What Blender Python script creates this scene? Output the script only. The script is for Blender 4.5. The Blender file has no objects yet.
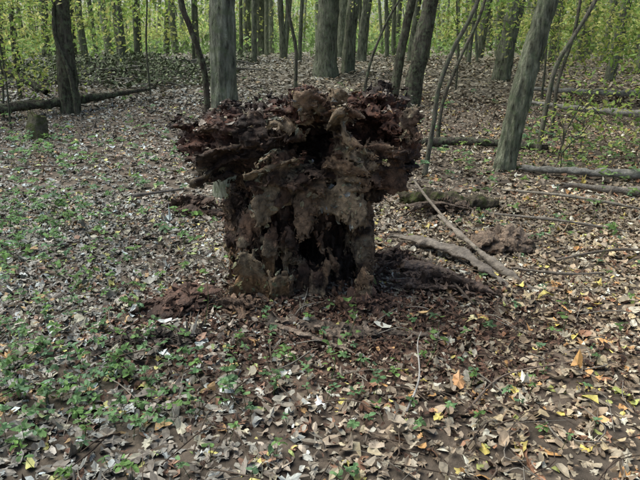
import bpy, math, numpy as np
from mathutils import Vector
from mathutils.bvhtree import BVHTree
rng = np.random.default_rng(7)
sc = bpy.context.scene

# ---------------------------------------------------------------- noise
LAT = np.random.default_rng(3).random((64,64,64)).astype(np.float32)
def vn(p):
    p = np.asarray(p, dtype=np.float32)
    i = np.floor(p).astype(np.int64); f = p - i
    f = f*f*(3-2*f); i &= 63; j = (i+1) & 63
    x0,y0,z0 = i[...,0],i[...,1],i[...,2]; x1,y1,z1 = j[...,0],j[...,1],j[...,2]
    fx,fy,fz = f[...,0],f[...,1],f[...,2]
    a = LAT[x0,y0,z0]*(1-fx)+LAT[x1,y0,z0]*fx
    b = LAT[x0,y1,z0]*(1-fx)+LAT[x1,y1,z0]*fx
    c = LAT[x0,y0,z1]*(1-fx)+LAT[x1,y0,z1]*fx
    d = LAT[x0,y1,z1]*(1-fx)+LAT[x1,y1,z1]*fx
    a = a*(1-fy)+b*fy; c = c*(1-fy)+d*fy
    return a*(1-fz)+c*fz
def fbm(p, o=3):
    s=0; a=1; t=0
    for k in range(o):
        s = s + a*(vn(p*(2**k)+k*17.3)-.5)*2; t+=a; a*=.5
    return s/t
def ss(a,b,x):
    t=np.clip((x-a)/(b-a),0,1); return t*t*(3-2*t)
def H(x,y):
    x=np.asarray(x,float); y=np.asarray(y,float)
    h = 0.85*ss(7.5,19,y)
    p = np.stack([x,y,np.zeros_like(x)],-1)
    h = h + .06*fbm(p*.5+5,2)*ss(0,6,y) + .035*fbm(p*2.3,3)
    h = h + .04*np.exp(-((x+.1)**2/.9+(y-3.7)**2/.5))      # litter heaped at the stump
    h = h + .5*fbm(p*.09+9,2)*ss(14,30,y)
    return h

# ---------------------------------------------------------------- mesh helper
class MB:
    def __init__(s): s.v=[];s.t=[];s.c=[];s.m=[];s.n=0
    def add(s,v,t,c,m=0):
        v=np.asarray(v,np.float32).reshape(-1,3); t=np.asarray(t,np.int64).reshape(-1,3)
        c=np.asarray(c,np.float32)
        if c.ndim==1: c=np.tile(c,(len(v),1))
        s.v.append(v); s.t.append(t+s.n); s.c.append(c); s.m.append(np.full(len(t),m)); s.n+=len(v)
    def obj(s,name,mats,smooth=True,loc=(0,0,0)):
        v=np.concatenate(s.v)-np.array(loc,np.float32); t=np.concatenate(s.t); c=np.concatenate(s.c); m=np.concatenate(s.m)
        me=bpy.data.meshes.new(name)
        me.vertices.add(len(v)); me.vertices.foreach_set('co',v.ravel())
        me.loops.add(len(t)*3); me.loops.foreach_set('vertex_index',t.ravel().astype(np.int32))
        me.polygons.add(len(t)); me.polygons.foreach_set('loop_start',np.arange(0,len(t)*3,3,dtype=np.int32))
        me.polygons.foreach_set('material_index',m.astype(np.int32))
        me.polygons.foreach_set('use_smooth',np.full(len(t),smooth))
        at=me.color_attributes.new('Col','FLOAT_COLOR','POINT')
        at.data.foreach_set('color',np.concatenate([c,np.ones((len(c),1),np.float32)],1).ravel())
        for k in mats: me.materials.append(k)
        me.update(calc_edges=True); me.validate()
        o=bpy.data.objects.new(name,me); o.location=loc; sc.collection.objects.link(o); return o

# ---------------------------------------------------------------- materials
def mat(name, rough=.8, nscale=20, ncon=.4, bump=.3, bscale=60, transl=0., spec=.3, stretch=(1,1,1), moss=None, bdist=.02):
    m=bpy.data.materials.new(name); m.use_nodes=True; nt=m.node_tree; N=nt.nodes; L=nt.links
    N.clear(); out=N.new('ShaderNodeOutputMaterial'); b=N.new('ShaderNodeBsdfPrincipled')
    b.inputs['Roughness'].default_value=rough; b.inputs['Specular IOR Level'].default_value=spec
    a=N.new('ShaderNodeAttribute'); a.attribute_name='Col'
    tc=N.new('ShaderNodeTexCoord'); mp=N.new('ShaderNodeMapping'); mp.inputs['Scale'].default_value=stretch
    L.new(tc.outputs['Object'],mp.inputs['Vector'])
    col=a.outputs['Color']
    if ncon>0:
        n=N.new('ShaderNodeTexNoise'); n.inputs['Scale'].default_value=nscale; n.inputs['Detail'].default_value=5; n.inputs['Roughness'].default_value=.65
        L.new(mp.outputs[0],n.inputs['Vector'])
        r=N.new('ShaderNodeMapRange'); r.inputs['From Min'].default_value=.3; r.inputs['From Max'].default_value=.7
        r.inputs['To Min'].default_value=1-ncon; r.inputs['To Max'].default_value=1+ncon
        L.new(n.outputs['Fac'],r.inputs['Value'])
        mu=N.new('ShaderNodeVectorMath'); mu.operation='MULTIPLY'
        L.new(a.outputs['Color'],mu.inputs[0]); L.new(r.outputs[0],mu.inputs[1])
        col=mu.outputs[0]
    if moss:
        n3=N.new('ShaderNodeTexNoise'); n3.inputs['Scale'].default_value=moss[3]; n3.inputs['Detail'].default_value=7; n3.inputs['Roughness'].default_value=.75
        L.new(tc.outputs['Object'],n3.inputs['Vector'])
        r3=N.new('ShaderNodeMapRange'); r3.inputs['From Min'].default_value=.48; r3.inputs['From Max'].default_value=.60; r3.inputs['To Max'].default_value=.8
        L.new(n3.outputs['Fac'],r3.inputs['Value'])
        mx=N.new('ShaderNodeMix'); mx.data_type='RGBA'
        L.new(r3.outputs[0],mx.inputs[0]); L.new(col,mx.inputs[6]); mx.inputs[7].default_value=(*moss[:3],1)
        col=mx.outputs[2]
    L.new(col,b.inputs['Base Color'])
    if bump>0:
        n2=N.new('ShaderNodeTexNoise'); n2.inputs['Scale'].default_value=bscale; n2.inputs['Detail'].default_value=7; n2.inputs['Roughness'].default_value=.7
        L.new(mp.outputs[0],n2.inputs['Vector'])
        bu=N.new('ShaderNodeBump'); bu.inputs['Strength'].default_value=bump; bu.inputs['Distance'].default_value=bdist
        L.new(n2.outputs['Fac'],bu.inputs['Height']); L.new(bu.outputs[0],b.inputs['Normal'])
    if transl>0:
        t=N.new('ShaderNodeBsdfTranslucent'); L.new(col,t.inputs['Color'])
        ms=N.new('ShaderNodeMixShader'); ms.inputs[0].default_value=transl
        L.new(b.outputs[0],ms.inputs[1]); L.new(t.outputs[0],ms.inputs[2]); L.new(ms.outputs[0],out.inputs['Surface'])
    else: L.new(b.outputs[0],out.inputs['Surface'])
    return m
M_soil=mat('soil_mat',.95,9,.5,.8,40,bdist=.03)
M_leaf=mat('dead_leaf_mat',.55,60,.3,0,120,spec=.4)
M_green=mat('green_leaf_mat',.5,30,0,0,transl=.5,spec=.3)
M_bark=mat('bark_mat',.95,26,.85,1,36,stretch=(1,1,.24),moss=(.205,.25,.145,14),bdist=.09,spec=.15)
M_wood=mat('rotten_wood_mat',.65,30,.7,1,70,spec=.45,bdist=.035)
M_grey=mat('weathered_wood_mat',.9,18,.5,1,50,spec=.2,bdist=.03)
M_moss=mat('mossy_log_mat',.95,16,.5,1,50,moss=(.09,.12,.03,9),spec=.15,bdist=.04)

# ---------------------------------------------------------------- tubes
def catmull(P,n):
    P=np.asarray(P,float)
    if len(P)==2: 
        t=np.linspace(0,1,n)[:,None]; return P[0]*(1-t)+P[1]*t
    Q=np.vstack([2*P[0]-P[1],P,2*P[-1]-P[-2]]); u=np.linspace(0,len(P)-1-1e-6,n); i=u.astype(int); f=(u-i)[:,None]
    a,b,c,d=Q[i],Q[i+1],Q[i+2],Q[i+3]
    return .5*((2*b)+(c-a)*f+(2*a-5*b+4*c-d)*f*f+(3*b-3*c+d-a)*f**3)
def tube(mb,P,R,n=20,k=12,col=(.1,.08,.06),amp=.08,fs=(8,8,2),m=0,flat=1.,caps=True,cvar=.15,flare=0,jag=0,twist=0):
    P=catmull(P,n); R=np.interp(np.linspace(0,1,n),np.linspace(0,1,len(R)),R)
    T=np.gradient(P,axis=0); T/=np.linalg.norm(T,axis=1)[:,None]+1e-9
    up=np.array([0,0,1.]) if abs(T[:,2]).mean()<.8 else np.array([0,1.,0])
    A=np.cross(T,up); A/=np.linalg.norm(A,axis=1)[:,None]; B=np.cross(A,T)
    if twist: A,B=A*math.cos(twist)+B*math.sin(twist),-A*math.sin(twist)+B*math.cos(twist)
    th=np.linspace(0,2*np.pi,k,endpoint=False)
    D=A[:,None]*np.cos(th)[None,:,None]+B[:,None]*(np.sin(th)*flat)[None,:,None]
    rr=R[:,None]*np.ones((1,k))
    if flare:
        hh=P[:,2]-P[0,2]
        rr=rr*(1+flare*np.exp(-hh/.16)[:,None]*(.55+.45*np.cos(4*th+P[0,0]*7)[None]+.3*np.cos(7*th)[None]))
    V=P[:,None]+D*rr[...,None]
    nz=fbm(V*np.array(fs)+P[0].sum()*3.1,3)
    V=V+D*(rr*nz*amp*2)[...,None]
    if jag:
        e=fbm(np.stack([np.cos(th)*3,np.sin(th)*3,th*0+P[0,0]*5],-1),2)*jag
        V[-1]+=T[-1]*e[:,None]*1.5; V[0]-=T[0]*e[:,None]
    V=V.reshape(-1,3)
    I=np.arange((n-1)*k).reshape(n-1,k); J=np.roll(I,-1,axis=1)
    t=np.concatenate([np.stack([I,J,J+k],-1).reshape(-1,3),np.stack([I,J+k,I+k],-1).reshape(-1,3)])
    if caps:
        nv=len(V); V=np.vstack([V,P[0],P[-1]-T[-1]*jag]); a=np.arange(k); b=np.roll(a,-1)
        t=np.vstack([t,np.stack([b,a,a*0+nv],-1),np.stack([a+(n-1)*k,b+(n-1)*k,a*0+nv+1],-1)])
    c=np.array(col)[None]*(1+cvar*2*fbm(V*6,2))[:,None]
    mb.add(V,t,np.clip(c,.005,1),m)
    return P

# ---------------------------------------------------------------- leaves
def outline(kind):
    if kind=='oval':
        a=np.linspace(0,2*np.pi,9)[:-1]; return np.stack([np.sin(a)*.28*(1-.15*np.cos(a)),-np.cos(a)*.5],-1)
    if kind=='maple':
        r=np.array([.5,.3,.42,.32,.46,.28,.36,.18,.36,.28,.46,.32,.42,.3]); a=np.linspace(0,2*np.pi,15)[:-1]
        return np.stack([np.sin(a)*r,np.cos(a)*r],-1)
    if kind=='oak':
        pts=[(0,-.5),(.08,-.3),(.2,-.28),(.13,-.12),(.28,-.02),(.16,.1),(.25,.25),(.12,.32),(0,.5)]
        l=[(-x,y) for x,y in pts[1:-1]][::-1]; return np.array(pts+l)
    if kind=='hex':
        return np.array([(0,-.5),(.24,-.22),(.22,.2),(0,.5),(-.25,.18),(-.2,-.24)])
    if kind=='tri':
        return np.array([(0,-.5),(.24,-.05),(0,.5),(-.24,-.05)])
def rotm(ax,a):
    n=len(a); c,s=np.cos(a),np.sin(a); R=np.zeros((n,3,3)); i,j=[(1,2),(2,0),(0,1)][ax]
    R[:,ax,ax]=1; R[:,i,i]=c; R[:,j,j]=c; R[:,i,j]=-s; R[:,j,i]=s; return R
def leaves(mb,pos,size,yaw,tilt,roll,col,kind,curl=None,m=0,R=None):
    n=len(pos)
    if n==0: return
    if kind=='quad':
        o=np.array([(0,-.5,0),(.26,0,.06),(0,.5,0),(-.26,0,.06)]); T=o[None]*size[:,None,None]
        R=rotm(2,yaw)@rotm(0,tilt)@rotm(1,roll)
        V=np.einsum('nij,nkj->nki',R,T)+pos[:,None]
        t=np.array([[0,1,2],[0,2,3]])[None]+(np.arange(n)*4)[:,None,None]
        mb.add(V.reshape(-1,3),t.reshape(-1,3),np.clip(np.repeat(col,4,axis=0),.005,.9),m); return
    o=outline(kind); k=len(o)
    T=np.vstack([[0,0],o])[None]*np.ones((n,1,1))
    if kind!='tri': T=T*(1+.12*rng.standard_normal((n,k+1,1)))*np.stack([rng.uniform(.75,1.15,n),np.ones(n)],-1)[:,None]
    if curl is None: curl=rng.normal(0,1,(n,3))
    z=curl[:,0:1]*T[...,0]**2*1.6+curl[:,1:2]*T[...,1]**2*.8+curl[:,2:3]*.5*T[...,0]*T[...,1]
    if kind!='tri': z=z+.04*rng.standard_normal(z.shape)
    V=np.concatenate([T,z[...,None]],-1)*size[:,None,None]
    if R is None: R=rotm(2,yaw)@rotm(0,tilt)@rotm(1,roll)
    V=np.einsum('nij,nkj->nki',R,V)+pos[:,None]
    a=np.arange(1,k+1); b=np.roll(a,-1); t=np.stack([a*0,a,b],-1)[None]+(np.arange(n)*(k+1))[:,None,None]
    c=np.repeat(col,k+1,axis=0)*(1+.12*rng.standard_normal((n*(k+1),1)))
    mb.add(V.reshape(-1,3),t.reshape(-1,3),np.clip(c,.005,.9),m)

PAL=np.array([(.22,.185,.145),(.285,.25,.20),(.15,.115,.085),(.37,.31,.21),(.42,.40,.35),(.55,.47,.15),(.30,.34,.12),(.46,.27,.12),(.62,.62,.56),(.27,.145,.09),(.35,.28,.215),(.19,.145,.105)])
PW=np.array([.18,.16,.15,.09,.06,.024,.018,.030,.026,.055,.12,.13]); PW/=PW.sum()
def litter(mb,n,y0,y1,wid,smin,smax,lift=.012,far=False):
    y=np.sqrt(rng.uniform(y0**2,y1**2,n)); x=rng.uniform(-1,1,n)*(wid*y+1.0)
    z=H(x,y)+rng.uniform(.0,lift*2,n)
    ci=rng.choice(len(PAL),n,p=PW); col=PAL[ci].copy()
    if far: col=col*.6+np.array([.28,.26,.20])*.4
    warm=ss(-2,2,x/np.maximum(y,1)*4)
    col*=np.stack([.85+.2*warm,.965+.02*warm,1.06-.22*warm],-1)  # sky reflection on wet leaves painted as a cooler tint to the left
    col*=rng.uniform(.7,1.3,(n,1))
    p=np.stack([x,y,x*0],-1); col*=(1+.5*fbm(p*1.3,2))[:,None]
    red=np.exp(-((x-.35)**2/.5+(y-2.9)**2/.3))
    keep=rng.random(n)>red*.45
    size=rng.uniform(smin,smax,n)*rng.uniform(.6,1.1,n)
    if far:
        leaves(mb,np.stack([x,y,z],-1),size,rng.uniform(0,6.28,n),rng.normal(0,.3,n),rng.normal(0,.3,n),col,'quad'); return
    kinds=rng.choice(4,n,p=[.4,.15,.2,.25])
    for k,nm in enumerate(['oval','maple','oak','hex']):
        q=(kinds==k)&keep; s=q.sum()
        leaves(mb,np.stack([x,y,z],-1)[q],size[q]*(.7 if k==3 else 1),rng.uniform(0,6.28,s),rng.normal(0,.26,s),rng.normal(0,.26,s),col[q],nm)

# ---------------------------------------------------------------- ground
g=400; s=np.linspace(-1,1,g); w=3*np.sinh(4.6*s)
X,Y=np.meshgrid(w,w+3.5); Z=H(X,Y)
V=np.stack([X,Y,Z],-1).reshape(-1,3); I=np.arange(g*g).reshape(g,g)
a,b,c,d=I[:-1,:-1].ravel(),I[:-1,1:].ravel(),I[1:,1:].ravel(),I[1:,:-1].ravel()
col=np.array([.125,.10,.075])*(1+.5*fbm(V*1.1,3))[:,None]
red=np.exp(-((V[:,0]-.35)**2/.5+(V[:,1]-2.9)**2/.35))[:,None]
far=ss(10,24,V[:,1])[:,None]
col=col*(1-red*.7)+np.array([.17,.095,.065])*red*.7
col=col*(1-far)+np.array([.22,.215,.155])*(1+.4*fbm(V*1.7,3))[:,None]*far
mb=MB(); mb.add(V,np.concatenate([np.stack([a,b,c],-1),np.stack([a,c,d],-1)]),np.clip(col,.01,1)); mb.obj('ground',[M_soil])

mb=MB()
litter(mb,52000,1.2,6,.75,.03,.09)
litter(mb,38000,6,13,.75,.055,.11)
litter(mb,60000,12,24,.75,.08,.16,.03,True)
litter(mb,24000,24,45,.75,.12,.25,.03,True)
for (x,y,sz,c,k) in [(-.83,3.0,.08,(.6,.62,.58),'oval'),(-1.05,3.2,.07,(.58,.6,.56),'oval'),(.2,3.3,.10,(.55,.6,.52),'oak'),(.27,3.15,.09,(.6,.65,.5),'oval'),(.0,2.25,.09,(.62,.62,.6),'oak'),(.62,2.42,.12,(.5,.27,.12),'oak'),(.58,3.1,.10,(.5,.34,.16),'oval'),(.85,3.1,.11,(.55,.48,.25),'oak'),(1.15,2.3,.10,(.5,.42,.1),'hex'),(1.2,2.55,.11,(.45,.25,.08),'oval'),(.33,2.95,.09,(.5,.5,.42),'oval'),(-.65,2.4,.10,(.33,.26,.2),'oak'),(1.35,3.4,.1,(.5,.42,.12),'oval'),(.1,3.0,.08,(.5,.45,.15),'oval'),(-.4,2.35,.08,(.5,.5,.48),'oval'),(-1.2,2.3,.1,(.42,.3,.2),'oak')]:
    leaves(mb,np.array([[x,y,float(H(x,y))+.045]]),np.array([sz]),rng.uniform(0,6,1),rng.normal(0,.2,1),rng.normal(0,.2,1),np.array([c]),k)
mb.obj('leaf_litter',[M_leaf],smooth=False)

# ---------------------------------------------------------------- stump (implicit surface, surface nets)
srng=np.random.default_rng(21)
h=.0098; lo=np.array([-.93,-.76,-.12]); hi=np.array([.90,.60,1.34])
ax,ay,az=[np.arange(lo[i],hi[i],h,dtype=np.float32) for i in range(3)]
G=np.stack(np.meshgrid(ax,ay,az,indexing='ij'),-1)
warp=np.stack([fbm(G*3.2+1,2),fbm(G*3.2+21,2),fbm(G*3.2+41,2)],-1)*.11
P=G+warp; PX,PY,PZ=P[...,0],P[...,1],P[...,2]
def ell(c,r,P=P):
    q=(P-np.array(c,np.float32))/np.array(r,np.float32); l=np.sqrt((q*q).sum(-1)); return (l-1)*min(r)
def smin(a,b,k=.06):
    hh=np.clip(.5+.5*(b-a)/k,0,1); return b*(1-hh)+a*hh-k*hh*(1-hh)
def smax(a,b,k=.03): return -smin(-a,-b,k)
colr=(np.sqrt(((PX+.05)/.44)**2+((PY)/.36)**2)-1)*.36
D=smax(colr-np.exp(-np.clip(PZ,0,2)/.12)*.05,PZ-1.0,.05)
D=smin(D,smax(ell((.08,0,.90),(.56,.46,.37)),PZ-(1.12+.10*PX),.04),.08)
D=smin(D,ell((-.50,-.08,.90),(.25,.28,.13)),.06)
D=smin(D,ell((-.35,-.25,.96),(.28,.2,.11)),.05)
D=smin(D,ell((.47,-.1,.93),(.20,.30,.25)),.06)
for c,r in [((.06,-.48,.93),(.18,.46,.14)),((.38,-.46,1.01),(.16,.42,.13)),((.02,-.44,.36),(.12,.30,.17)),((.26,-.46,.5),(.08,.3,.14)),((-.5,-.35,.60),(.26,.3,.10)),((-.16,-.46,.86),(.13,.2,.05)),((.17,-.42,.2),(.08,.24,.16)),((-.2,-.46,.42),(.08,.22,.12)),((.34,-.44,.72),(.12,.22,.06)),((.55,-.35,.45),(.16,.4,.18)),((-.38,-.46,.78),(.15,.16,.035)),((-.14,-.4,1.04),(.1,.2,.04)),((.5,-.35,.84),(.1,.2,.04)),((.0,-.42,.68),(.05,.22,.12)),((-.34,-.36,.36),(.05,.2,.1)),((.15,0,1.2),(.2,.3,.07)),((-.25,.1,1.16),(.15,.2,.06))]:
    D=smax(D,-ell(c,r),.02)
SD=np.full(D.shape,9.,np.float32); ID=np.full(D.shape,-1,np.int16)
E1=fbm(G*7+51,2)*.07; E2=fbm(G*19+71,2)*.035; ET=fbm(G*26+5,2)*.007+fbm(G*5+15,1)*.02
sid=[0]
def slab(c,u,v,L,W,Tk,bend=0.):
    u=np.array(u,float); u/=np.linalg.norm(u); v=np.array(v,float); v-=u*v.dot(u); v/=np.linalg.norm(v); w=np.cross(u,v)
    R=L+W+.08
    sl=tuple(slice(max(0,int((c[i]-R-lo[i])/h)),max(1,int((c[i]+R-lo[i])/h))) for i in range(3))
    q=G[sl]+warp[sl]*.6-np.array(c,np.float32); a=q@u.astype(np.float32); b=q@v.astype(np.float32)
    cc=q@w.astype(np.float32)+bend*(b*b)/W+bend*.3*a*a/L+ET[sl]
    e=E1[sl]+E2[sl]
    tap=W*np.clip(1-.3*(a/L)-.3*(a/L)**2,.12,1.4)
    d=np.maximum(np.maximum(np.abs(a)-L+e,np.abs(b)-tap+E1[sl]*.7-E2[sl]),np.abs(cc)-Tk*(1-.5*np.clip(np.abs(b)/W,0,1)))
    k=sid[0]; sid[0]+=1
    m=d<SD[sl]; SD[sl][m]=d[m]; ID[sl][m]=k
main=[((-.17,-.46,.64),(-.75,-.4,-.62),(.5,.1,-.75),.20,.10,.018,.3),
      ((.03,-.48,.58),(-.15,-.4,-1),(1,-.1,-.1),.15,.07,.016,.5),
      ((.26,-.47,.64),(.5,-.4,-.85),(.8,0,.5),.15,.09,.016,.4),
      ((.27,-.46,.79),(.9,-.6,-.15),(0,-.9,.5),.13,.07,.014,.3),
      ((-.17,-.44,.80),(-1,-.4,-.2),(0,-.9,.4),.2,.07,.014,.3),
      ((-.12,-.45,1.03),(-.8,-.5,.35),(.3,-.8,-.4),.15,.07,.014,.4),
      ((.20,-.46,1.08),(.15,-.9,.4),(1,-.1,.2),.10,.06,.014,.5),
      ((.22,-.44,.96),(.05,-1,.3),(-.1,-.3,1),.11,.09,.012,.2),
      ((-.42,-.38,.89),(-1,-.2,-.1),(0,-.8,.5),.24,.10,.014,.2),
      ((-.48,-.32,.82),(-1,-.1,-.25),(0,-.9,.3),.22,.10,.014,.2),
      ((-.40,-.32,1.0),(-1,-.1,.0),(0,-.9,.3),.24,.10,.014,.2),
      ((.50,-.36,.81),(.4,-.3,-.8),(.8,0,.4),.15,.08,.016,.3),
      ((-.32,-.40,.50),(-.5,-.3,-.8),(.8,-.2,-.3),.16,.08,.014,.3),
      ((.38,-.39,.42),(.1,-.2,-1),(1,-.2,0),.20,.06,.016,.4),
      ((-.34,-.42,.13),(.08,-.12,1),(1,-.15,0),.22,.13,.020,.5),
      ((-.17,-.46,.07),(.0,-.2,1),(1,.3,0),.18,.08,.018,.5),
      ((.36,-.50,.10),(.05,-.1,1),(.8,-.5,0),.2,.07,.018,.3),
      ((.22,-.56,.02),(-.3,-.1,1),(.8,-.5,0),.13,.06,.016,.3),
      ((.08,-.44,.16),(.3,-.1,1),(.9,-.4,0),.17,.07,.016,.3)]
for a_ in main: slab(*a_)
hole=np.array([.06,-.43,.91])
for k in range(38):   # thin flakes fanned around the hollows
    hc=hole if k%3 else np.array([.38,-.42,.99])
    t=srng.uniform(0,6.28); r=srng.uniform(.18,.34) if k%3 else srng.uniform(.17,.24); c=hc+np.array([math.cos(t)*r*1.15,srng.uniform(-.06,.04)+r*.10,math.sin(t)*r*.85])
    if c[2]>1.12 or c[0]<-.35: continue
    u=(math.cos(t),srng.uniform(-1.4,-.4),math.sin(t)); v=(-math.sin(t),srng.uniform(-.6,.6),math.cos(t))
    slab(tuple(c),u,v,srng.uniform(.07,.14),srng.uniform(.04,.08),.009,srng.uniform(-.3,.6))
nf=sid[0]
for k in range(22):   # upright splinters in the broken lower front
    x=srng.uniform(-.42,.42); z=srng.uniform(.02,.42); y=-.36-.10*srng.random()+.25*abs(x)**2
    slab((x,y,z),(srng.normal(0,.25),srng.normal(-.1,.15),1),(1,srng.normal(0,.5),0),srng.uniform(.08,.2),srng.uniform(.022,.05),.010,.3)
ns=sid[0]
for k in range(95):
    th=srng.uniform(0,2*np.pi); z=srng.uniform(.05,1.08); f=ss(.6,.9,z); rx=.44+.16*f-.05*ss(1,1.15,z); ry=.36+.10*f-.05*ss(1,1.15,z)
    c=(math.cos(th)*rx-.03+.05*f,math.sin(th)*ry,z)
    if c[1]<-.2 and abs(c[0]-.05)<.24 and z<.55: continue
    if z>.7: u=(math.cos(th),math.sin(th),srng.uniform(-.4,.3)); v=(-math.sin(th),math.cos(th),srng.uniform(-.5,.5))
    else: u=(math.cos(th)*.3,math.sin(th)*.3,srng.choice([-1,1])); v=(-math.sin(th),math.cos(th),srng.uniform(-.4,.4))
    slab(c,u,v,srng.uniform(.07,.16),srng.uniform(.05,.10),.010,.3)
for c,r in [((.06,-.55,.93),(.135,.6,.095)),((.38,-.55,1.01),(.12,.55,.09)),((.02,-.5,.40),(.09,.4,.10)),((.22,-.5,.42),(.05,.4,.12))]:
    SD=np.maximum(SD,-ell(c,r))
mn=np.minimum(D,SD); band=(mn<.1)&(mn>-.12)
Gb=G[band]
f1=1-np.abs(fbm(Gb*6+3,3))*2
f2=fbm(Gb*17+8,3)
up_=ss(.5,.75,Gb[:,2])
lay=fbm(Gb*np.array([9,9,36])+13,2)*up_+fbm(Gb*np.array([38,38,5])+13,2)*(1-up_)
D[band]+=.045*f1-.015+.045*f2+.055*lay+.012*fbm(Gb*48,1)
SD[band]+=(.006*f2+.011*lay+.006*fbm(Gb*45,2))
F=np.minimum(D,SD).astype(np.float32)
F[0]=F[-1]=1; F[:,0]=F[:,-1]=1; F[:,:,0]=F[:,:,-1]=1
S=F<0
nx,ny,nz=F.shape
cor=[(i,j,k) for i in (0,1) for j in (0,1) for k in (0,1)]
cnt=sum(S[i:nx-1+i,j:ny-1+j,k:nz-1+k].astype(np.int8) for i,j,k in cor)
mask=(cnt>0)&(cnt<8); idx=np.full(mask.shape,-1,np.int64); ci=np.argwhere(mask); idx[mask]=np.arange(len(ci))
acc=np.zeros((len(ci),3)); num=np.zeros(len(ci))
for a1 in cor:
    for axn in range(3):
        if a1[axn]: continue
        b1=list(a1); b1[axn]=1
        A=ci+np.array(a1); B=ci+np.array(b1); fa=F[A[:,0],A[:,1],A[:,2]]; fb=F[B[:,0],B[:,1],B[:,2]]
        q=(fa<0)!=(fb<0); t=np.where(q,fa/np.where(q,fa-fb,1),0)[:,None]
        acc+=np.where(q[:,None],np.array(a1)+t*(np.array(b1)-np.array(a1)),0); num+=q
VV=(ci+acc/num[:,None])*h+np.array([ax[0],ay[0],az[0]])
tris=[]
for axn in range(3):
    o1,o2=(axn+1)%3,(axn+2)%3
    sl0=[slice(1,-1)]*3; sl0[axn]=slice(0,-1); sl1=list(sl0); sl1[axn]=slice(1,None)
    e=np.argwhere(S[tuple(sl0)]!=S[tuple(sl1)]); off=np.array([1,1,1]); off[axn]=0; e=e+off
    d1=np.zeros(3,int); d1[o1]=1; d2=np.zeros(3,int); d2[o2]=1
    g_=lambda q: idx[q[:,0],q[:,1],q[:,2]]
    c0,c1,c2,c3=g_(e-d1-d2),g_(e-d2),g_(e),g_(e-d1)
    fl=S[e[:,0],e[:,1],e[:,2]]
    ok=(c0>=0)&(c1>=0)&(c2>=0)&(c3>=0)
    A=np.where(fl[:,None],np.stack([c0,c1,c2],-1),np.stack([c0,c2,c1],-1))[ok]; B=np.where(fl[:,None],np.stack([c0,c2,c3],-1),np.stack([c0,c3,c2],-1))[ok]
    tris+=[A,B]
tris=np.concatenate(tris)
I3=(ci[:,0],ci[:,1],ci[:,2])
isl=(SD[I3]<D[I3]).astype(float)[:,None]; sidv=ID[I3]
nn=fbm(VV*5+2,3); n2=fbm(VV*24,2)
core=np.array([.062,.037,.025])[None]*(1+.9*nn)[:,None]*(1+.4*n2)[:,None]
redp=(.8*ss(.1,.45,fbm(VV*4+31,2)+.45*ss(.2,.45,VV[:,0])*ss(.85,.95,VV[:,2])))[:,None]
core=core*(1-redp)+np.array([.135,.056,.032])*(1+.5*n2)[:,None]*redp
tint=np.array([(.23,.15,.09),(.115,.070,.045),(.34,.25,.155),(.07,.042,.029),(.175,.10,.06),(.09,.056,.037)])
tid=srng.integers(0,6,sid[0]); tid[:19]=[2,0,2,0,2,2,2,2,1,3,1,4,4,0,2,0,0,4,0]; tid[19:nf]=srng.choice([0,2,2,4,1],nf-19); tid[nf:ns]=srng.choice([0,4,1,3,4],ns-nf)
slc=tint[tid[sidv]]*(1+.6*nn+.6*n2)[:,None]
grain=(1+.8*fbm(VV*np.array([70,70,4]),2))[:,None]
wood=((1-ss(.2,.4,VV[:,2]))[:,None]*(VV[:,0:1]<-.1))
slc=slc*(1-wood)+np.array([.37,.215,.10])*grain*wood
pale=(.65*ss(.2,.4,fbm(VV*8+77,2)))[:,None]*(.35+.65*ss(-.2,-.4,VV[:,1:2])) 
slc=slc*(1-pale)+np.array([.36,.285,.185])*pale
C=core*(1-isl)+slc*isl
SL=np.array([-.09,3.78,-.03])
SCL=np.array([.92,.93,1.05]); VW=VV*SCL+SL
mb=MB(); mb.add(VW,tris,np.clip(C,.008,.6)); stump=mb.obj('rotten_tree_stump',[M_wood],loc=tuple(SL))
bpy.context.view_layer.update()
bvh=BVHTree.FromPolygons([tuple(p) for p in VW.tolist()],[tuple(t) for t in tris.tolist()])
def child(o): o.parent=stump; o.matrix_parent_inverse=stump.matrix_world.inverted()
ti=srng.integers(0,len(tris),11000); tv=VW[tris[ti]]
nrm=np.cross(tv[:,1]-tv[:,0],tv[:,2]-tv[:,0]); nrm/=np.linalg.norm(nrm,axis=1)[:,None]+1e-9
cen=tv.mean(1)
nrm2=nrm+srng.normal(0,.5,nrm.shape); nrm2/=np.linalg.norm(nrm2,axis=1)[:,None]
ref=srng.normal(0,.5,nrm.shape)+np.where(VV[tris[ti,0]][:,2:3]>.65,np.array([[1.,.3,.1]]),np.array([[0,0,1.]]))
yv=ref-nrm2*(ref*nrm2).sum(1)[:,None]; yv/=np.linalg.norm(yv,axis=1)[:,None]; xv=np.cross(yv,nrm2)
Rm=np.stack([xv,yv,nrm2],-1); m_=len(ti)
cc=C[tris[ti,0]]*srng.uniform(.6,2.1,(m_,1)); lt=srng.random(m_)<.025; cc[lt]=np.array([.38,.31,.19])*srng.uniform(.6,1.1,(lt.sum(),1))
mb=MB()
for q,kk in ((slice(0,6500),'hex'),(slice(6500,11000),'oak')):
    n_=len(cen[q]); leaves(mb,(cen+nrm*.006)[q],srng.uniform(.015,.055,n_)*srng.uniform(.5,1.3,n_),None,None,None,np.clip(cc[q],.01,.42),kk,R=Rm[q],curl=srng.normal(0,1.3,(n_,3)))
child(mb.obj('peeling_chips',[M_wood],smooth=False))
mb=MB(); pp=[];cc=[]
for k in range(520):
    x=rng.uniform(-.75,.68)+SL[0]; y=rng.uniform(-.5,.5)+SL[1]
    hit=bvh.ray_cast(Vector((x,y,2)),Vector((0,0,-1)))
    if hit[0] and hit[0].z>.85 and hit[1].z>.3:
        pp.append((x,y,hit[0].z+.012)); cc.append(PAL[rng.choice(len(PAL),p=PW)]*rng.uniform(.4,1.1))
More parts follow.
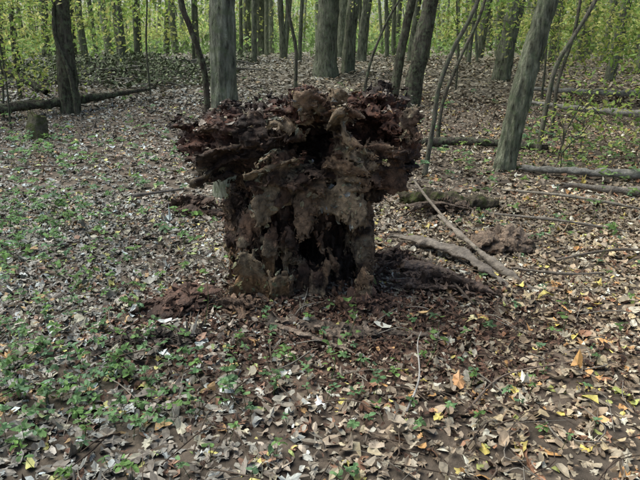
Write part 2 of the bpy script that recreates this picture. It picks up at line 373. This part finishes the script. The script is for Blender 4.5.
pp=np.array(pp);cc=np.array(cc);n=len(pp)
for q,kk in ((slice(0,n//2),'oval'),(slice(n//2,n),'oak')):
    m_=len(pp[q]); leaves(mb,pp[q],rng.uniform(.03,.065,m_),rng.uniform(0,6,m_),rng.normal(0,.35,m_),rng.normal(0,.35,m_),cc[q],kk)
child(mb.obj('leaves_on_top',[M_leaf],smooth=False))
del G,P,PX,PY,PZ,D,SD,F,S,warp,E1,E2,ET

mb=MB(); n=5200
x=rng.normal(.15,.75,n); y=3.05+rng.normal(0,.42,n); z=H(x,y)+.02
c=np.array([(.18,.10,.065)])*rng.uniform(.4,1.8,(n,1))
leaves(mb,np.stack([x,y,z],-1),rng.uniform(.012,.055,n),rng.uniform(0,6.3,n),rng.normal(0,.6,n),rng.normal(0,.6,n),c,'hex',curl=rng.normal(0,1.2,(n,3)))
mb.obj('rotten_wood_chips',[M_wood],smooth=False)

# ---------------------------------------------------------------- logs and branches
def gp(x,y,dz=0): return (x,y,float(H(x,y))+dz)
def log(name,pts,R,matl,col,**kw):
    mb=MB(); tube(mb,[gp(*p) for p in pts],R,col=col,**kw); return mb.obj(name,[matl],loc=gp(pts[0][0],pts[0][1]))
def shards(name,cx,cy,ang,L,Wd,n,col,matl,rise=.06,seed=0,nch=160):
    # broken-up piece of rotten log: overlapping splintered slabs plus loose chips
    r_=np.random.default_rng(seed); mb=MB()
    for k in range(n):
        a=ang+r_.normal(0,.22); l=L*r_.uniform(.45,1)/2; ox,oy=r_.normal(0,L*.16),r_.normal(0,Wd*.5)
        x0=cx+ox*math.cos(ang)-oy*math.sin(ang); y0=cy+ox*math.sin(ang)+oy*math.cos(ang)
        d_=np.array([math.cos(a),math.sin(a)]); zz=r_.uniform(0,rise)
        pts=[gp(x0-d_[0]*l,y0-d_[1]*l,zz*.4),gp(x0+r_.normal(0,.02),y0+r_.normal(0,.02),zz+.01),gp(x0+d_[0]*l,y0+d_[1]*l,zz*r_.uniform(0,1.6))]
        w=Wd*r_.uniform(.25,.55)
        tube(mb,pts,[w*.35,w,w*.9,w*.6,w*.12],n=50,k=20,col=np.array(col)*r_.uniform(.6,1.5),amp=.75,fs=(24,24,24),flat=r_.uniform(.25,.5),twist=r_.normal(0,.6),jag=.04,cvar=.4)
    ox,oy=r_.normal(0,L*.28,nch),r_.normal(0,Wd*.7,nch); x=cx+ox*math.cos(ang)-oy*math.sin(ang); y=cy+ox*math.sin(ang)+oy*math.cos(ang)
    z=H(x,y)+rise*.9*np.exp(-(ox/L*3)**2-(oy/Wd)**2)+r_.uniform(.01,.04,nch)
    leaves(mb,np.stack([x,y,z],-1),r_.uniform(.02,.07,nch),r_.uniform(0,6,nch),r_.normal(0,.5,nch),r_.normal(0,.5,nch),np.array([col])*r_.uniform(.5,1.9,(nch,1)),'hex',curl=r_.normal(0,1.2,(nch,3)))
    return mb.obj(name,[matl],smooth=False,loc=gp(cx,cy))
GR=(.31,.295,.25); DK=(.085,.075,.06); RB=(.14,.08,.055)
lk=dict(n=80,k=28,amp=.3,fs=(9,9,9),jag=.08)
log('fallen_log',[(-7.5,10.6,.1),(-5.5,10.9,.18),(-4.3,11.7,.22),(-3.4,12.6,.22)],[.11,.09,.07,.03],M_bark,DK,**lk)
log('fallen_log',[(-7.2,13.0,.9),(-6.2,12.5,.6),(-5.2,12.0,.25)],[.05,.06,.07],M_bark,DK,**lk)
log('fallen_log',[(.75,5.6,.03),(1.15,5.45,.06),(1.65,5.6,.02)],[.05,.10,.06],M_moss,(.12,.10,.07),n=90,k=40,amp=.5,fs=(14,14,14),jag=.1)
log('fallen_log',[(2.4,7.2,.06),(3.2,6.9,.08),(4.6,6.6,.08)],[.03,.05,.06],M_grey,GR,**lk)
log('fallen_log',[(2.6,6.4,.03),(3.3,6.1,.06),(4.3,5.9,.05)],[.025,.045,.05],M_grey,(.26,.23,.19),**lk)
log('fallen_log',[(3.6,11.5,.2),(5.0,10.6,.2),(7.2,9.8,.15)],[.03,.06,.08],M_grey,GR,**lk)
log('fallen_log',[(4.0,12.8,.2),(5.6,12.4,.2),(8.2,12.2,.2)],[.03,.06,.08],M_grey,GR,**lk)
log('fallen_log',[(.9,8.8,.06),(2.0,9.0,.08),(3.2,8.6,.06)],[.04,.06,.04],M_bark,(.13,.11,.09),**lk)
shards('rotten_log_piece',-.76,3.26,.15,.42,.14,11,RB,M_wood,.10,1,220)
shards('rotten_log_piece',-.45,3.18,-.2,.35,.10,6,(.20,.13,.085),M_wood,.05,11)
shards('rotten_log_piece',.30,3.22,.3,.35,.10,6,(.17,.10,.07),M_wood,.05,12)
shards('rotten_log_piece',-1.1,5.4,-.1,.5,.14,9,(.12,.075,.05),M_wood,.12,2)
shards('rotten_log_piece',.1,2.94,.05,.95,.09,9,(.25,.19,.14),M_wood,.02,3,60)
shards('rotten_log_piece',.75,3.6,-.45,.6,.12,8,(.21,.145,.105),M_wood,.06,4)
shards('rotten_log_piece',1.38,4.45,.3,.42,.16,12,(.23,.165,.115),M_wood,.13,5)
shards('rotten_log_piece',1.15,5.35,.2,.6,.12,6,(.14,.10,.07),M_wood,.12,8)
shards('rotten_log_piece',-.85,2.85,.1,.5,.07,5,(.12,.095,.075),M_wood,.015,6)
shards('rotten_log_piece',.52,3.95,.9,.4,.10,6,(.16,.10,.07),M_wood,.08,7)
log('weathered_branch',[(.55,4.55,.05),(.88,4.25,.08),(1.1,3.9,.05),(1.2,3.5,.0)],[.03,.06,.045,.01],M_grey,(.31,.265,.215),n=90,k=24,amp=.7,fs=(11,11,11),flat=.45,jag=.06)
log('weathered_branch',[(.98,4.9,.12),(1.05,4.4,.12),(1.2,3.9,.05),(1.36,3.4,.01)],[.012,.022,.026,.012],M_grey,(.35,.30,.24),n=80,k=16,amp=.5,fs=(12,12,12),jag=.03)
log('weathered_branch',[(.8,5.7,.3),(.95,5.2,.16),(1.1,4.6,.04)],[.010,.013,.009],M_grey,(.28,.24,.19),n=30,k=8,amp=.2)
log('weathered_branch',[(1.3,3.9,.03),(1.6,3.75,.06),(1.9,3.85,.03)],[.009,.011,.005],M_grey,(.28,.24,.19),n=30,k=8,amp=.3)
log('weathered_branch',[(1.5,5.3,.03),(2.0,4.9,.08),(2.5,4.75,.03)],[.010,.014,.006],M_grey,(.26,.23,.19),n=30,k=8,amp=.3)
log('weathered_branch',[(1.9,6.3,.03),(2.4,5.6,.1),(3.1,5.2,.05)],[.012,.018,.008],M_grey,(.28,.25,.2),n=30,k=8,amp=.3)
log('weathered_branch',[(1.6,4.1,.02),(2.2,4.2,.07),(2.8,4.05,.03)],[.008,.012,.005],M_grey,(.24,.2,.155),n=30,k=8,amp=.3)
log('fallen_branch',[(.52,4.2,.02),(.75,3.8,.08),(.9,3.3,.03)],[.008,.010,.006],M_grey,(.18,.14,.105),n=30,k=8,amp=.2)
log('fallen_branch',[(.35,2.15,.05),(.42,2.3,.12),(.45,2.55,.16),(.5,2.75,.13)],[.004,.004,.003,.002],M_grey,(.5,.47,.42),n=30,k=8,amp=.2)
log('fallen_branch',[(.6,2.2,.02),(.85,2.5,.05),(1.2,2.6,.03)],[.005,.005,.003],M_grey,(.3,.23,.18),n=30,k=8,amp=.2)
log('fallen_branch',[(-1.75,5.6,.08),(-1.3,5.75,.12)],[.016,.012],M_grey,(.19,.17,.15),n=20,k=8,amp=.2)
mb=MB(); b=np.array(gp(-4.35,9.5)); tube(mb,[b-[0,0,.1],b+[0,0,.15],b+[.02,0,.36]],[.16,.13,.11],n=40,k=36,col=(.13,.12,.085),amp=.35,flare=.3,jag=.08); mb.obj('small_stump',[M_moss],loc=tuple(b))
mb=MB()
for k in range(70):
    x=rng.uniform(-7.8,-2.4); y=rng.uniform(14,18.5); a_=rng.uniform(-.5,.5); l=rng.uniform(.5,1.6); r=rng.uniform(.008,.035); zz=rng.uniform(.0,.15)
    tube(mb,[gp(x,y,zz),gp(x+l*.5*math.cos(a_),y+l*.5*math.sin(a_),zz+rng.uniform(-.02,.08)),gp(x+l*math.cos(a_),y+l*math.sin(a_),rng.uniform(0,.1))],[r,r,r*.5],n=9,k=6,col=np.array([.2,.19,.16])*rng.uniform(.4,1.4),amp=.2,caps=False)
n=9000; x=rng.uniform(-8,-2.0,n); y=rng.uniform(13.8,18.8,n); p=np.stack([x,y,x*0],-1); z=H(x,y)+rng.uniform(0,1,n)**.6*.38*ss(-.1,.3,fbm(p*1.3,2))
leaves(mb,np.stack([x,y,z],-1),rng.uniform(.07,.15,n),rng.uniform(0,6.3,n),rng.normal(0,.6,n),rng.normal(0,.6,n),np.array([(.19,.22,.13)])*rng.uniform(.4,1.7,(n,1)),'quad')
mb.obj('brush_pile',[M_grey],smooth=False)
mb=MB()
for k in range(900):
    y=rng.uniform(1.4,12)if k%3 else rng.uniform(1.4,5); x=rng.uniform(-1,1)*(.65*y+.5); L_=rng.uniform(.08,.42)*(1 if y<6 else 1.6); a_=rng.uniform(0,6.28)
    p0=np.array([x,y]); p2=p0+L_*np.array([math.cos(a_),math.sin(a_)]); p1=(p0+p2)/2+rng.normal(0,.04,2)
    r=rng.uniform(.0012,.004)*(1 if y<6 else 1.6); c=np.array([(.20,.15,.11),(.36,.32,.26),(.11,.08,.06)][rng.integers(3)])
    tube(mb,[gp(*p0,.02),gp(*p1,rng.uniform(.03,.06)),gp(*p2,rng.uniform(.02,.05))],[r,r,r*.5],n=7,k=5,col=c,amp=.1,caps=False)
mb.obj('fallen_twigs',[M_grey])

# ---------------------------------------------------------------- trees
YG=np.array([(.33,.43,.09),(.24,.36,.08),(.43,.48,.13),(.18,.28,.07),(.50,.50,.17)])
def tree(name,x,y,dia,lean=(0,0),curve=(0,0),col=(.075,.068,.055),height=14,crown=300,k=28,n=70,flare=.35,cs=1.):
    mb=MB(); z=float(H(x,y)); r=dia/2; lx,ly=lean; H_=height
    pts=[(x,y,z-.15),(x+lx*.9+curve[0]*.5,y+ly*.9,z+1),(x+lx*2+curve[0],y+ly*2+curve[1],z+2),(x+lx*4,y+ly*4,z+4),(x+lx*6,y+ly*6,z+H_*.6),(x+lx*7,y+ly*7,z+H_)]
    Pt=catmull(pts,200); zz=np.concatenate([np.linspace(0,.5,n//2,endpoint=False),np.linspace(.5,1,n//2)])
    Pt=Pt[(zz*199).astype(int)]; Pt=catmull(Pt,n)
    R=[r*1.05,r,r*.95,r*.9,r*.82,r*.72,r*.6,r*.45,r*.28,r*.12]
    T=tube(mb,Pt,R,n=n,k=k,col=col,amp=.14,fs=(20,20,3),flare=flare,caps=False,cvar=.35)
    cl=[]
    for b in range(9):
        f=rng.uniform(.55,.95); p=T[int(f*(n-1))]; a_=rng.uniform(0,6.28); L_=H_*rng.uniform(.15,.28)*(1.3-f)*1.6
        e=p+np.array([math.cos(a_)*L_,math.sin(a_)*L_,L_*rng.uniform(.3,.8)]); md=(p+e)/2+rng.normal(0,.1*L_,3)
        tube(mb,[p,md,e],[r*.35*(1.2-f)+.01,r*.2*(1.2-f)+.006,.006],n=10,k=7,col=col,caps=False,amp=.1)
        for q in (md,e,(md+e)/2+rng.normal(0,.3,3)): cl.append(q)
    cl.append(T[-1]); cl=np.array(cl)
    ci=rng.integers(len(cl),size=crown); pos=cl[ci]+rng.normal(0,.45*cs,(crown,3))*np.array([1,1,.55])
    lc=YG[rng.integers(len(YG),size=crown)]*rng.uniform(.6,1.2,(crown,1))
    leaves(mb,pos,rng.uniform(.10,.2,crown),rng.uniform(0,6.3,crown),rng.normal(0,.7,crown),rng.normal(0,.7,crown),lc,'quad',m=1)
    return mb.obj(name,[M_bark,M_green],loc=(x,y,z))
D1=(.12,.11,.085); L1=(.20,.205,.15)
tree('forest_tree',-4.55,11.4,.32,(.03,0),col=D1)
tree('forest_tree',-.92,5.95,.25,(.02,0),col=(.27,.285,.215),k=56,n=200)
tree('forest_tree',2.22,7.4,.25,(.19,0),(-.03,0),col=(.25,.26,.18),k=56,n=200)
tree('forest_tree',.12,15.4,.52,(.05,0),col=L1)
tree('forest_tree',.68,15.9,.32,(.08,0),col=L1)
tree('forest_tree',1.75,12.2,.32,(.16,0),col=D1)
tree('forest_tree',1.5,13.0,.18,(.17,0),col=D1)
tree('forest_tree',4.25,15,.40,(.14,0),col=L1)
tree('forest_tree',-2.3,25,.45,(0,0),col=L1)
tree('forest_tree',-3.4,30,.4,(.03,0),col=L1)
tree('forest_tree',1.2,19,.28,(.1,0),col=L1)
tree('forest_tree',6.6,14.5,.22,(.1,0),col=L1)
tree('forest_tree',8.0,16,.25,(.14,0),col=L1)
tree('forest_tree',9.5,17.5,.28,(.05,0),col=L1)
tree('forest_tree',5.6,16.5,.18,(-.05,0),col=L1)
tree('forest_tree',-9,18,.3,(.05,0),col=L1)
tree('forest_tree',-6.5,21,.26,(-.03,0),col=L1)
for (x,y,dd,l) in [(-1.9,18.5,.16,.03),(-1.2,21,.2,-.04),(-3.3,19.5,.14,.05),(2.6,18.5,.2,.1),(3.3,20,.22,.06),(5.2,21,.24,.1),(7.2,20,.2,.05),(-5.4,17.5,.16,.02),(-7.2,15.2,.14,.03),(-8.2,16,.16,-.04),(10.6,20,.22,.1),(-4.2,22,.2,0),(.2,23,.22,.03),(8.9,22,.26,.02),(-6.9,12.9,.09,.02),(2.2,21,.14,-.05),(4.3,18.6,.12,.08),(6.3,18.4,.13,.12),(-2.7,22,.14,.03),(-.6,18.5,.12,.06)]:
    tree('forest_tree',x,y,dd,(l,0),col=L1,crown=150,k=16,n=40)
def sapling(pts,R,col=(.14,.13,.10),leafn=200,name='sapling_tree',lz=3.0,ls=.7,lsz=(.05,.1)):
    mb=MB(); x,y=pts[0][:2]; z=float(H(x,y)); P_=[(a,b,z+c) for a,b,c in pts]
    T=tube(mb,P_,[r*.75 for r in R],n=80,k=16,col=col,amp=.12,fs=(14,14,5),caps=False,flare=.2)
    up=T[T[:,2]>z+lz]
    if len(up)>2:
        cl=[]
        for b in range(14):
            p=up[rng.integers(len(up))]; e=p+rng.normal(0,1,3)*np.array([ls,ls,.3]); tube(mb,[p,(p+e)/2+[0,0,.1],e],[.008,.005,.002],n=6,k=5,col=col,caps=False); cl+= [e,(p+e)/2]
        cl=np.array(cl); pos=cl[rng.integers(len(cl),size=leafn)]+rng.normal(0,.22,(leafn,3))
        lc=YG[rng.integers(len(YG),size=leafn)]*rng.uniform(.7,1.3,(leafn,1))
        leaves(mb,pos,rng.uniform(*lsz,leafn),rng.uniform(0,6.3,leafn),rng.normal(0,.6,leafn),rng.normal(0,.6,leafn),lc,'tri',m=1)
    return mb.obj(name,[M_bark,M_green],loc=(x,y,z))
sapling([(-1.2,6.5,-.1),(-1.17,6.5,1.0),(-1.22,6.5,1.35),(-1.3,6.5,1.6),(-1.38,6.5,2.0),(-1.4,6.6,3.5),(-1.2,6.8,6)],[.055,.045,.04,.038,.035,.03,.01],col=(.09,.075,.06))
sapling([(1.2,7,-.1),(1.28,7,.6),(1.32,7,1.0),(1.45,7,1.4),(1.68,7,1.9),(2.1,7.1,3.2),(2.6,7.2,5.5)],[.04,.035,.032,.03,.028,.02,.01],col=(.19,.18,.14))
sapling([(1.75,9.2,-.1),(1.8,9.2,.6),(2.0,9.2,1.2),(2.3,9.2,2.0),(2.5,9.3,3.5),(2.6,9.4,6)],[.04,.035,.032,.03,.025,.01],col=(.16,.14,.11))
sapling([(3.05,8.6,-.1),(3.12,8.6,.7),(3.2,8.6,1.2),(3.6,8.6,2.0),(4.1,8.7,3.3),(4.5,8.9,5.5)],[.05,.045,.04,.035,.03,.01],col=(.24,.22,.17))
sapling([(3.6,9.6,-.1),(3.6,9.6,.8),(3.75,9.6,1.5),(3.8,9.6,2.2),(3.9,9.7,4),(4,9.9,6)],[.04,.035,.03,.03,.025,.01],col=(.16,.14,.11))
sapling([(-.5,12,-.1),(-.45,12,1.0),(-.6,12,2.0),(-.3,12,3.5),(-.2,12,6)],[.05,.045,.04,.03,.01])
sapling([(.65,10,-.1),(.75,10,.9),(1.0,10,1.6),(1.3,10,2.2),(1.6,10,3.4),(1.8,10,5)],[.035,.03,.025,.025,.02,.01])
sapling([(-4.35,11.2,-.1),(-4.4,11.2,.7),(-4.6,11.25,1.5),(-4.4,11.3,2.8)],[.06,.05,.04,.02],col=D1,lz=2.6)
sapling([(-6.0,12.6,-.1),(-6.0,12.6,1.0),(-5.9,12.6,2.0),(-5.8,12.6,4)],[.05,.045,.04,.02],lz=.9,leafn=1500,ls=1.1,lsz=(.07,.13))
sapling([(-5.6,11.0,-.1),(-5.5,11.0,.8),(-5.6,11.0,1.8),(-5.8,11,3)],[.03,.025,.02,.01],lz=.7,leafn=1300,ls=.8,lsz=(.06,.11))
sapling([(-5.1,10.2,-.1),(-5.05,10.2,.8),(-5.1,10.2,1.8),(-5.3,10.2,3)],[.025,.02,.02,.01],lz=1.0,leafn=700,ls=.6,lsz=(.06,.11))
sapling([(-3.5,13,-.1),(-3.5,13,1.0),(-3.4,13,2.0),(-3.3,13,4)],[.03,.025,.02,.01],lz=1.8,leafn=500)
sapling([(5.0,9.5,-.1),(4.95,9.5,.7),(4.9,9.4,1.4),(4.8,9.4,2.6)],[.02,.018,.014,.006],lz=.9,leafn=1100,ls=.6,lsz=(.06,.12))
sapling([(3.5,8.2,-.05),(3.48,8.2,.3),(3.5,8.2,.65),(3.55,8.2,.95)],[.01,.008,.006,.003],lz=.3,leafn=300,ls=.25,lsz=(.06,.11),name='tree_seedling')
sapling([(2.9,7.3,-.05),(2.88,7.3,.2),(2.9,7.3,.45),(2.95,7.3,.6)],[.008,.006,.005,.003],lz=.15,leafn=130,ls=.2,lsz=(.05,.09),name='tree_seedling')
sapling([(6.2,11.5,-.1),(6.1,11.5,.8),(6.2,11.5,1.8),(6.3,11.5,3)],[.03,.025,.02,.01],lz=1.1,leafn=2200,ls=1.0,lsz=(.07,.13))
sapling([(4.4,12.5,-.1),(4.4,12.5,.8),(4.3,12.5,1.8),(4.2,12.5,3)],[.03,.025,.02,.01],lz=1.3,leafn=1400,ls=1.1,lsz=(.07,.13))
sapling([(2.9,13.5,-.1),(2.9,13.5,.8),(2.8,13.5,1.8),(2.7,13.5,3)],[.03,.025,.02,.01],lz=1.2,leafn=800,ls=1.0,lsz=(.07,.13))

mb=MB()
for k in range(380):
    y=rng.uniform(19,75); x=rng.uniform(-1,1)*(.8*y); z=float(H(x,y)); r=rng.uniform(.035,.15); l=rng.normal(0,.08)
    c=np.array([.24,.25,.18])*rng.uniform(.4,1.2)*(1+y/80)  # haze painted into the bark colour: trunks lighten with distance
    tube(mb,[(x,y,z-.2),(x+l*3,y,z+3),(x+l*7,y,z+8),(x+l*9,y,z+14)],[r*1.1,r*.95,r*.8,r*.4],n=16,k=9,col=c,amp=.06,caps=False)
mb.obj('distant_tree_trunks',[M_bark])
mb=MB(); NC=1700
cy=13+57*rng.random(NC)**.8; cx=rng.uniform(-1,1,NC)*(.8*cy); cz=np.empty(NC)
side=np.abs(cx/cy)
for i in range(NC):
    lo_=.9 if (side[i]>.22 or cy[i]>24) else 3.0
    if cy[i]<18: lo_=max(lo_,1.8)
    cz[i]=float(H(cx[i],cy[i]))+lo_+rng.random()**1.6*(3.5 if cy[i]<30 else 7)
per=80; n=NC*per
rad=rng.uniform(.35,1.1,NC)
pos=np.repeat(np.stack([cx,cy,cz],-1),per,0)+rng.normal(0,1,(n,3))*np.repeat(rad,per)[:,None]*np.array([1,1,.4])
lc=np.repeat(YG[rng.integers(len(YG),size=NC)]*rng.uniform(.55,1.5,(NC,1)),per,0)*rng.uniform(.75,1.25,(n,1))
lc=lc+np.array([.07,.09,.08])*ss(20,55,pos[:,1])[:,None]  # pale haze mixed into the leaf colour of farther clumps
sz=rng.uniform(.07,.15,n)*(.7+pos[:,1]/32)
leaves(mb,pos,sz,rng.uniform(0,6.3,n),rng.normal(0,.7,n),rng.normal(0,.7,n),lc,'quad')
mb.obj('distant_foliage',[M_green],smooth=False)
mb=MB(); NC=420; cy=rng.uniform(22,60,NC); cx=rng.uniform(-1,1,NC)*.8*cy; cz=H(cx,cy)+.3; per=50; n=NC*per
pos=np.repeat(np.stack([cx,cy,cz],-1),per,0)+rng.normal(0,1,(n,3))*np.array([.8,.8,.3])
lc=np.repeat(np.array([(.19,.29,.09)])*rng.uniform(.5,1.7,(NC,1)),per,0)
leaves(mb,pos,rng.uniform(.12,.3,n),rng.uniform(0,6.3,n),rng.normal(0,.7,n),rng.normal(0,.7,n),lc,'quad')
mb.obj('distant_underbrush',[M_green],smooth=False)

# ---------------------------------------------------------------- ground plants
mb=MB()
def patch(cx,cy,sx,sy,n,smn,smx,hmax=.10,cl=(.14,.25,.09)):
    m_=max(n//7,1); px=rng.normal(cx,sx,m_); py=rng.normal(cy,sy,m_)
    py=np.maximum(py,1.5)
    for i in range(m_):
        hh=rng.uniform(.03,hmax); b=np.array(gp(px[i],py[i])); tp=b+[rng.normal(0,.015),rng.normal(0,.015),hh]
        tube(mb,[b,tp],[.0015,.001],n=3,k=4,col=(.08,.12,.04),caps=False)
        q=rng.integers(3,8); a_=rng.uniform(0,6.28)+np.arange(q)*2*np.pi/q; s_=rng.uniform(smn,smx,q)
        pos=tp+np.stack([-np.sin(a_)*s_*.5,np.cos(a_)*s_*.5,rng.normal(0,.008,q)],-1)
        leaves(mb,pos,s_,a_,rng.normal(-.1,.25,q),rng.normal(0,.2,q),np.array([cl])*rng.uniform(.5,1.7,(q,1))*np.array([1,1,rng.uniform(.7,1.5)]),'oval')
patch(-1.25,2.35,.4,.35,1300,.02,.045)
patch(-1.6,3.0,.5,.5,1100,.018,.04)
patch(-.3,2.3,.4,.3,450,.018,.038)
patch(-2.9,5.0,.7,.7,1900,.03,.065,.2)
patch(-2.4,4.3,.5,.5,700,.03,.055,.15)
patch(-4.5,8,1.2,1.2,1300,.04,.08,.2)
patch(.7,2.5,.8,.4,420,.015,.035)
patch(4.0,7.6,1.2,1.0,1100,.04,.09,.2,(.2,.3,.09))
patch(1.9,4.8,.7,.8,400,.025,.045)
patch(-1.2,7.5,1.5,1.5,600,.04,.07)
patch(2,10,3,1.5,1000,.05,.09,.2)
for (x,y,hh) in [(-1.0,4.2,.4),(-.62,3.0,.35),(.15,2.9,.25),(-1.5,3.6,.3),(.5,2.6,.25),(1.3,3.0,.25),(-2.0,4.6,.4),(1.9,4.0,.35),(2.3,5.0,.4),(.05,2.5,.2)]:
    b=np.array(gp(x,y)); e=b+[rng.normal(0,.07),0,hh]; tube(mb,[b,(b+e)/2+[.02,0,0],e],[.0025,.002,.001],n=8,k=5,col=(.15,.19,.08),caps=False)
    q=7; pos=b+(e-b)*rng.uniform(.4,1,(q,1))+rng.normal(0,.025,(q,3)); leaves(mb,pos,rng.uniform(.03,.05,q),rng.uniform(0,6,q),rng.normal(0,.4,q),rng.normal(0,.4,q),np.array([(.18,.3,.09)])*rng.uniform(.7,1.4,(q,1)),'oval')
mb.obj('ground_plants',[M_green],smooth=False)

# ---------------------------------------------------------------- light, sky, camera
el,azm=math.radians(62),math.radians(-70)   # high, from the left, wide disc for soft canopy light
W=bpy.data.worlds.new('World'); sc.world=W; W.use_nodes=True; nt=W.node_tree
bg=nt.nodes['Background']; sky=nt.nodes.new('ShaderNodeTexSky'); sky.sky_type='NISHITA'; sky.sun_disc=False
sky.sun_elevation=el; sky.sun_rotation=azm; sky.air_density=1.0; sky.dust_density=2.5; sky.ozone_density=1
nt.links.new(sky.outputs[0],bg.inputs['Color']); bg.inputs['Strength'].default_value=.15
sl=bpy.data.lights.new('sun','SUN'); sl.energy=5; sl.angle=math.radians(60); sl.color=(1,1,.93)
so=bpy.data.objects.new('sun',sl); sc.collection.objects.link(so)
d=Vector((math.sin(azm)*math.cos(el),math.cos(azm)*math.cos(el),math.sin(el))); so.rotation_euler=d.to_track_quat('Z','Y').to_euler(); so.location=d*30
cam=bpy.data.cameras.new('camera'); cam.lens=34.6; cam.clip_end=600; co=bpy.data.objects.new('camera',cam); sc.collection.objects.link(co)
co.location=(0,0,1.5); co.rotation_euler=(math.radians(72),0,0); sc.camera=co
sc.view_settings.view_transform='Standard'; sc.view_settings.look='None'; sc.view_settings.exposure=0
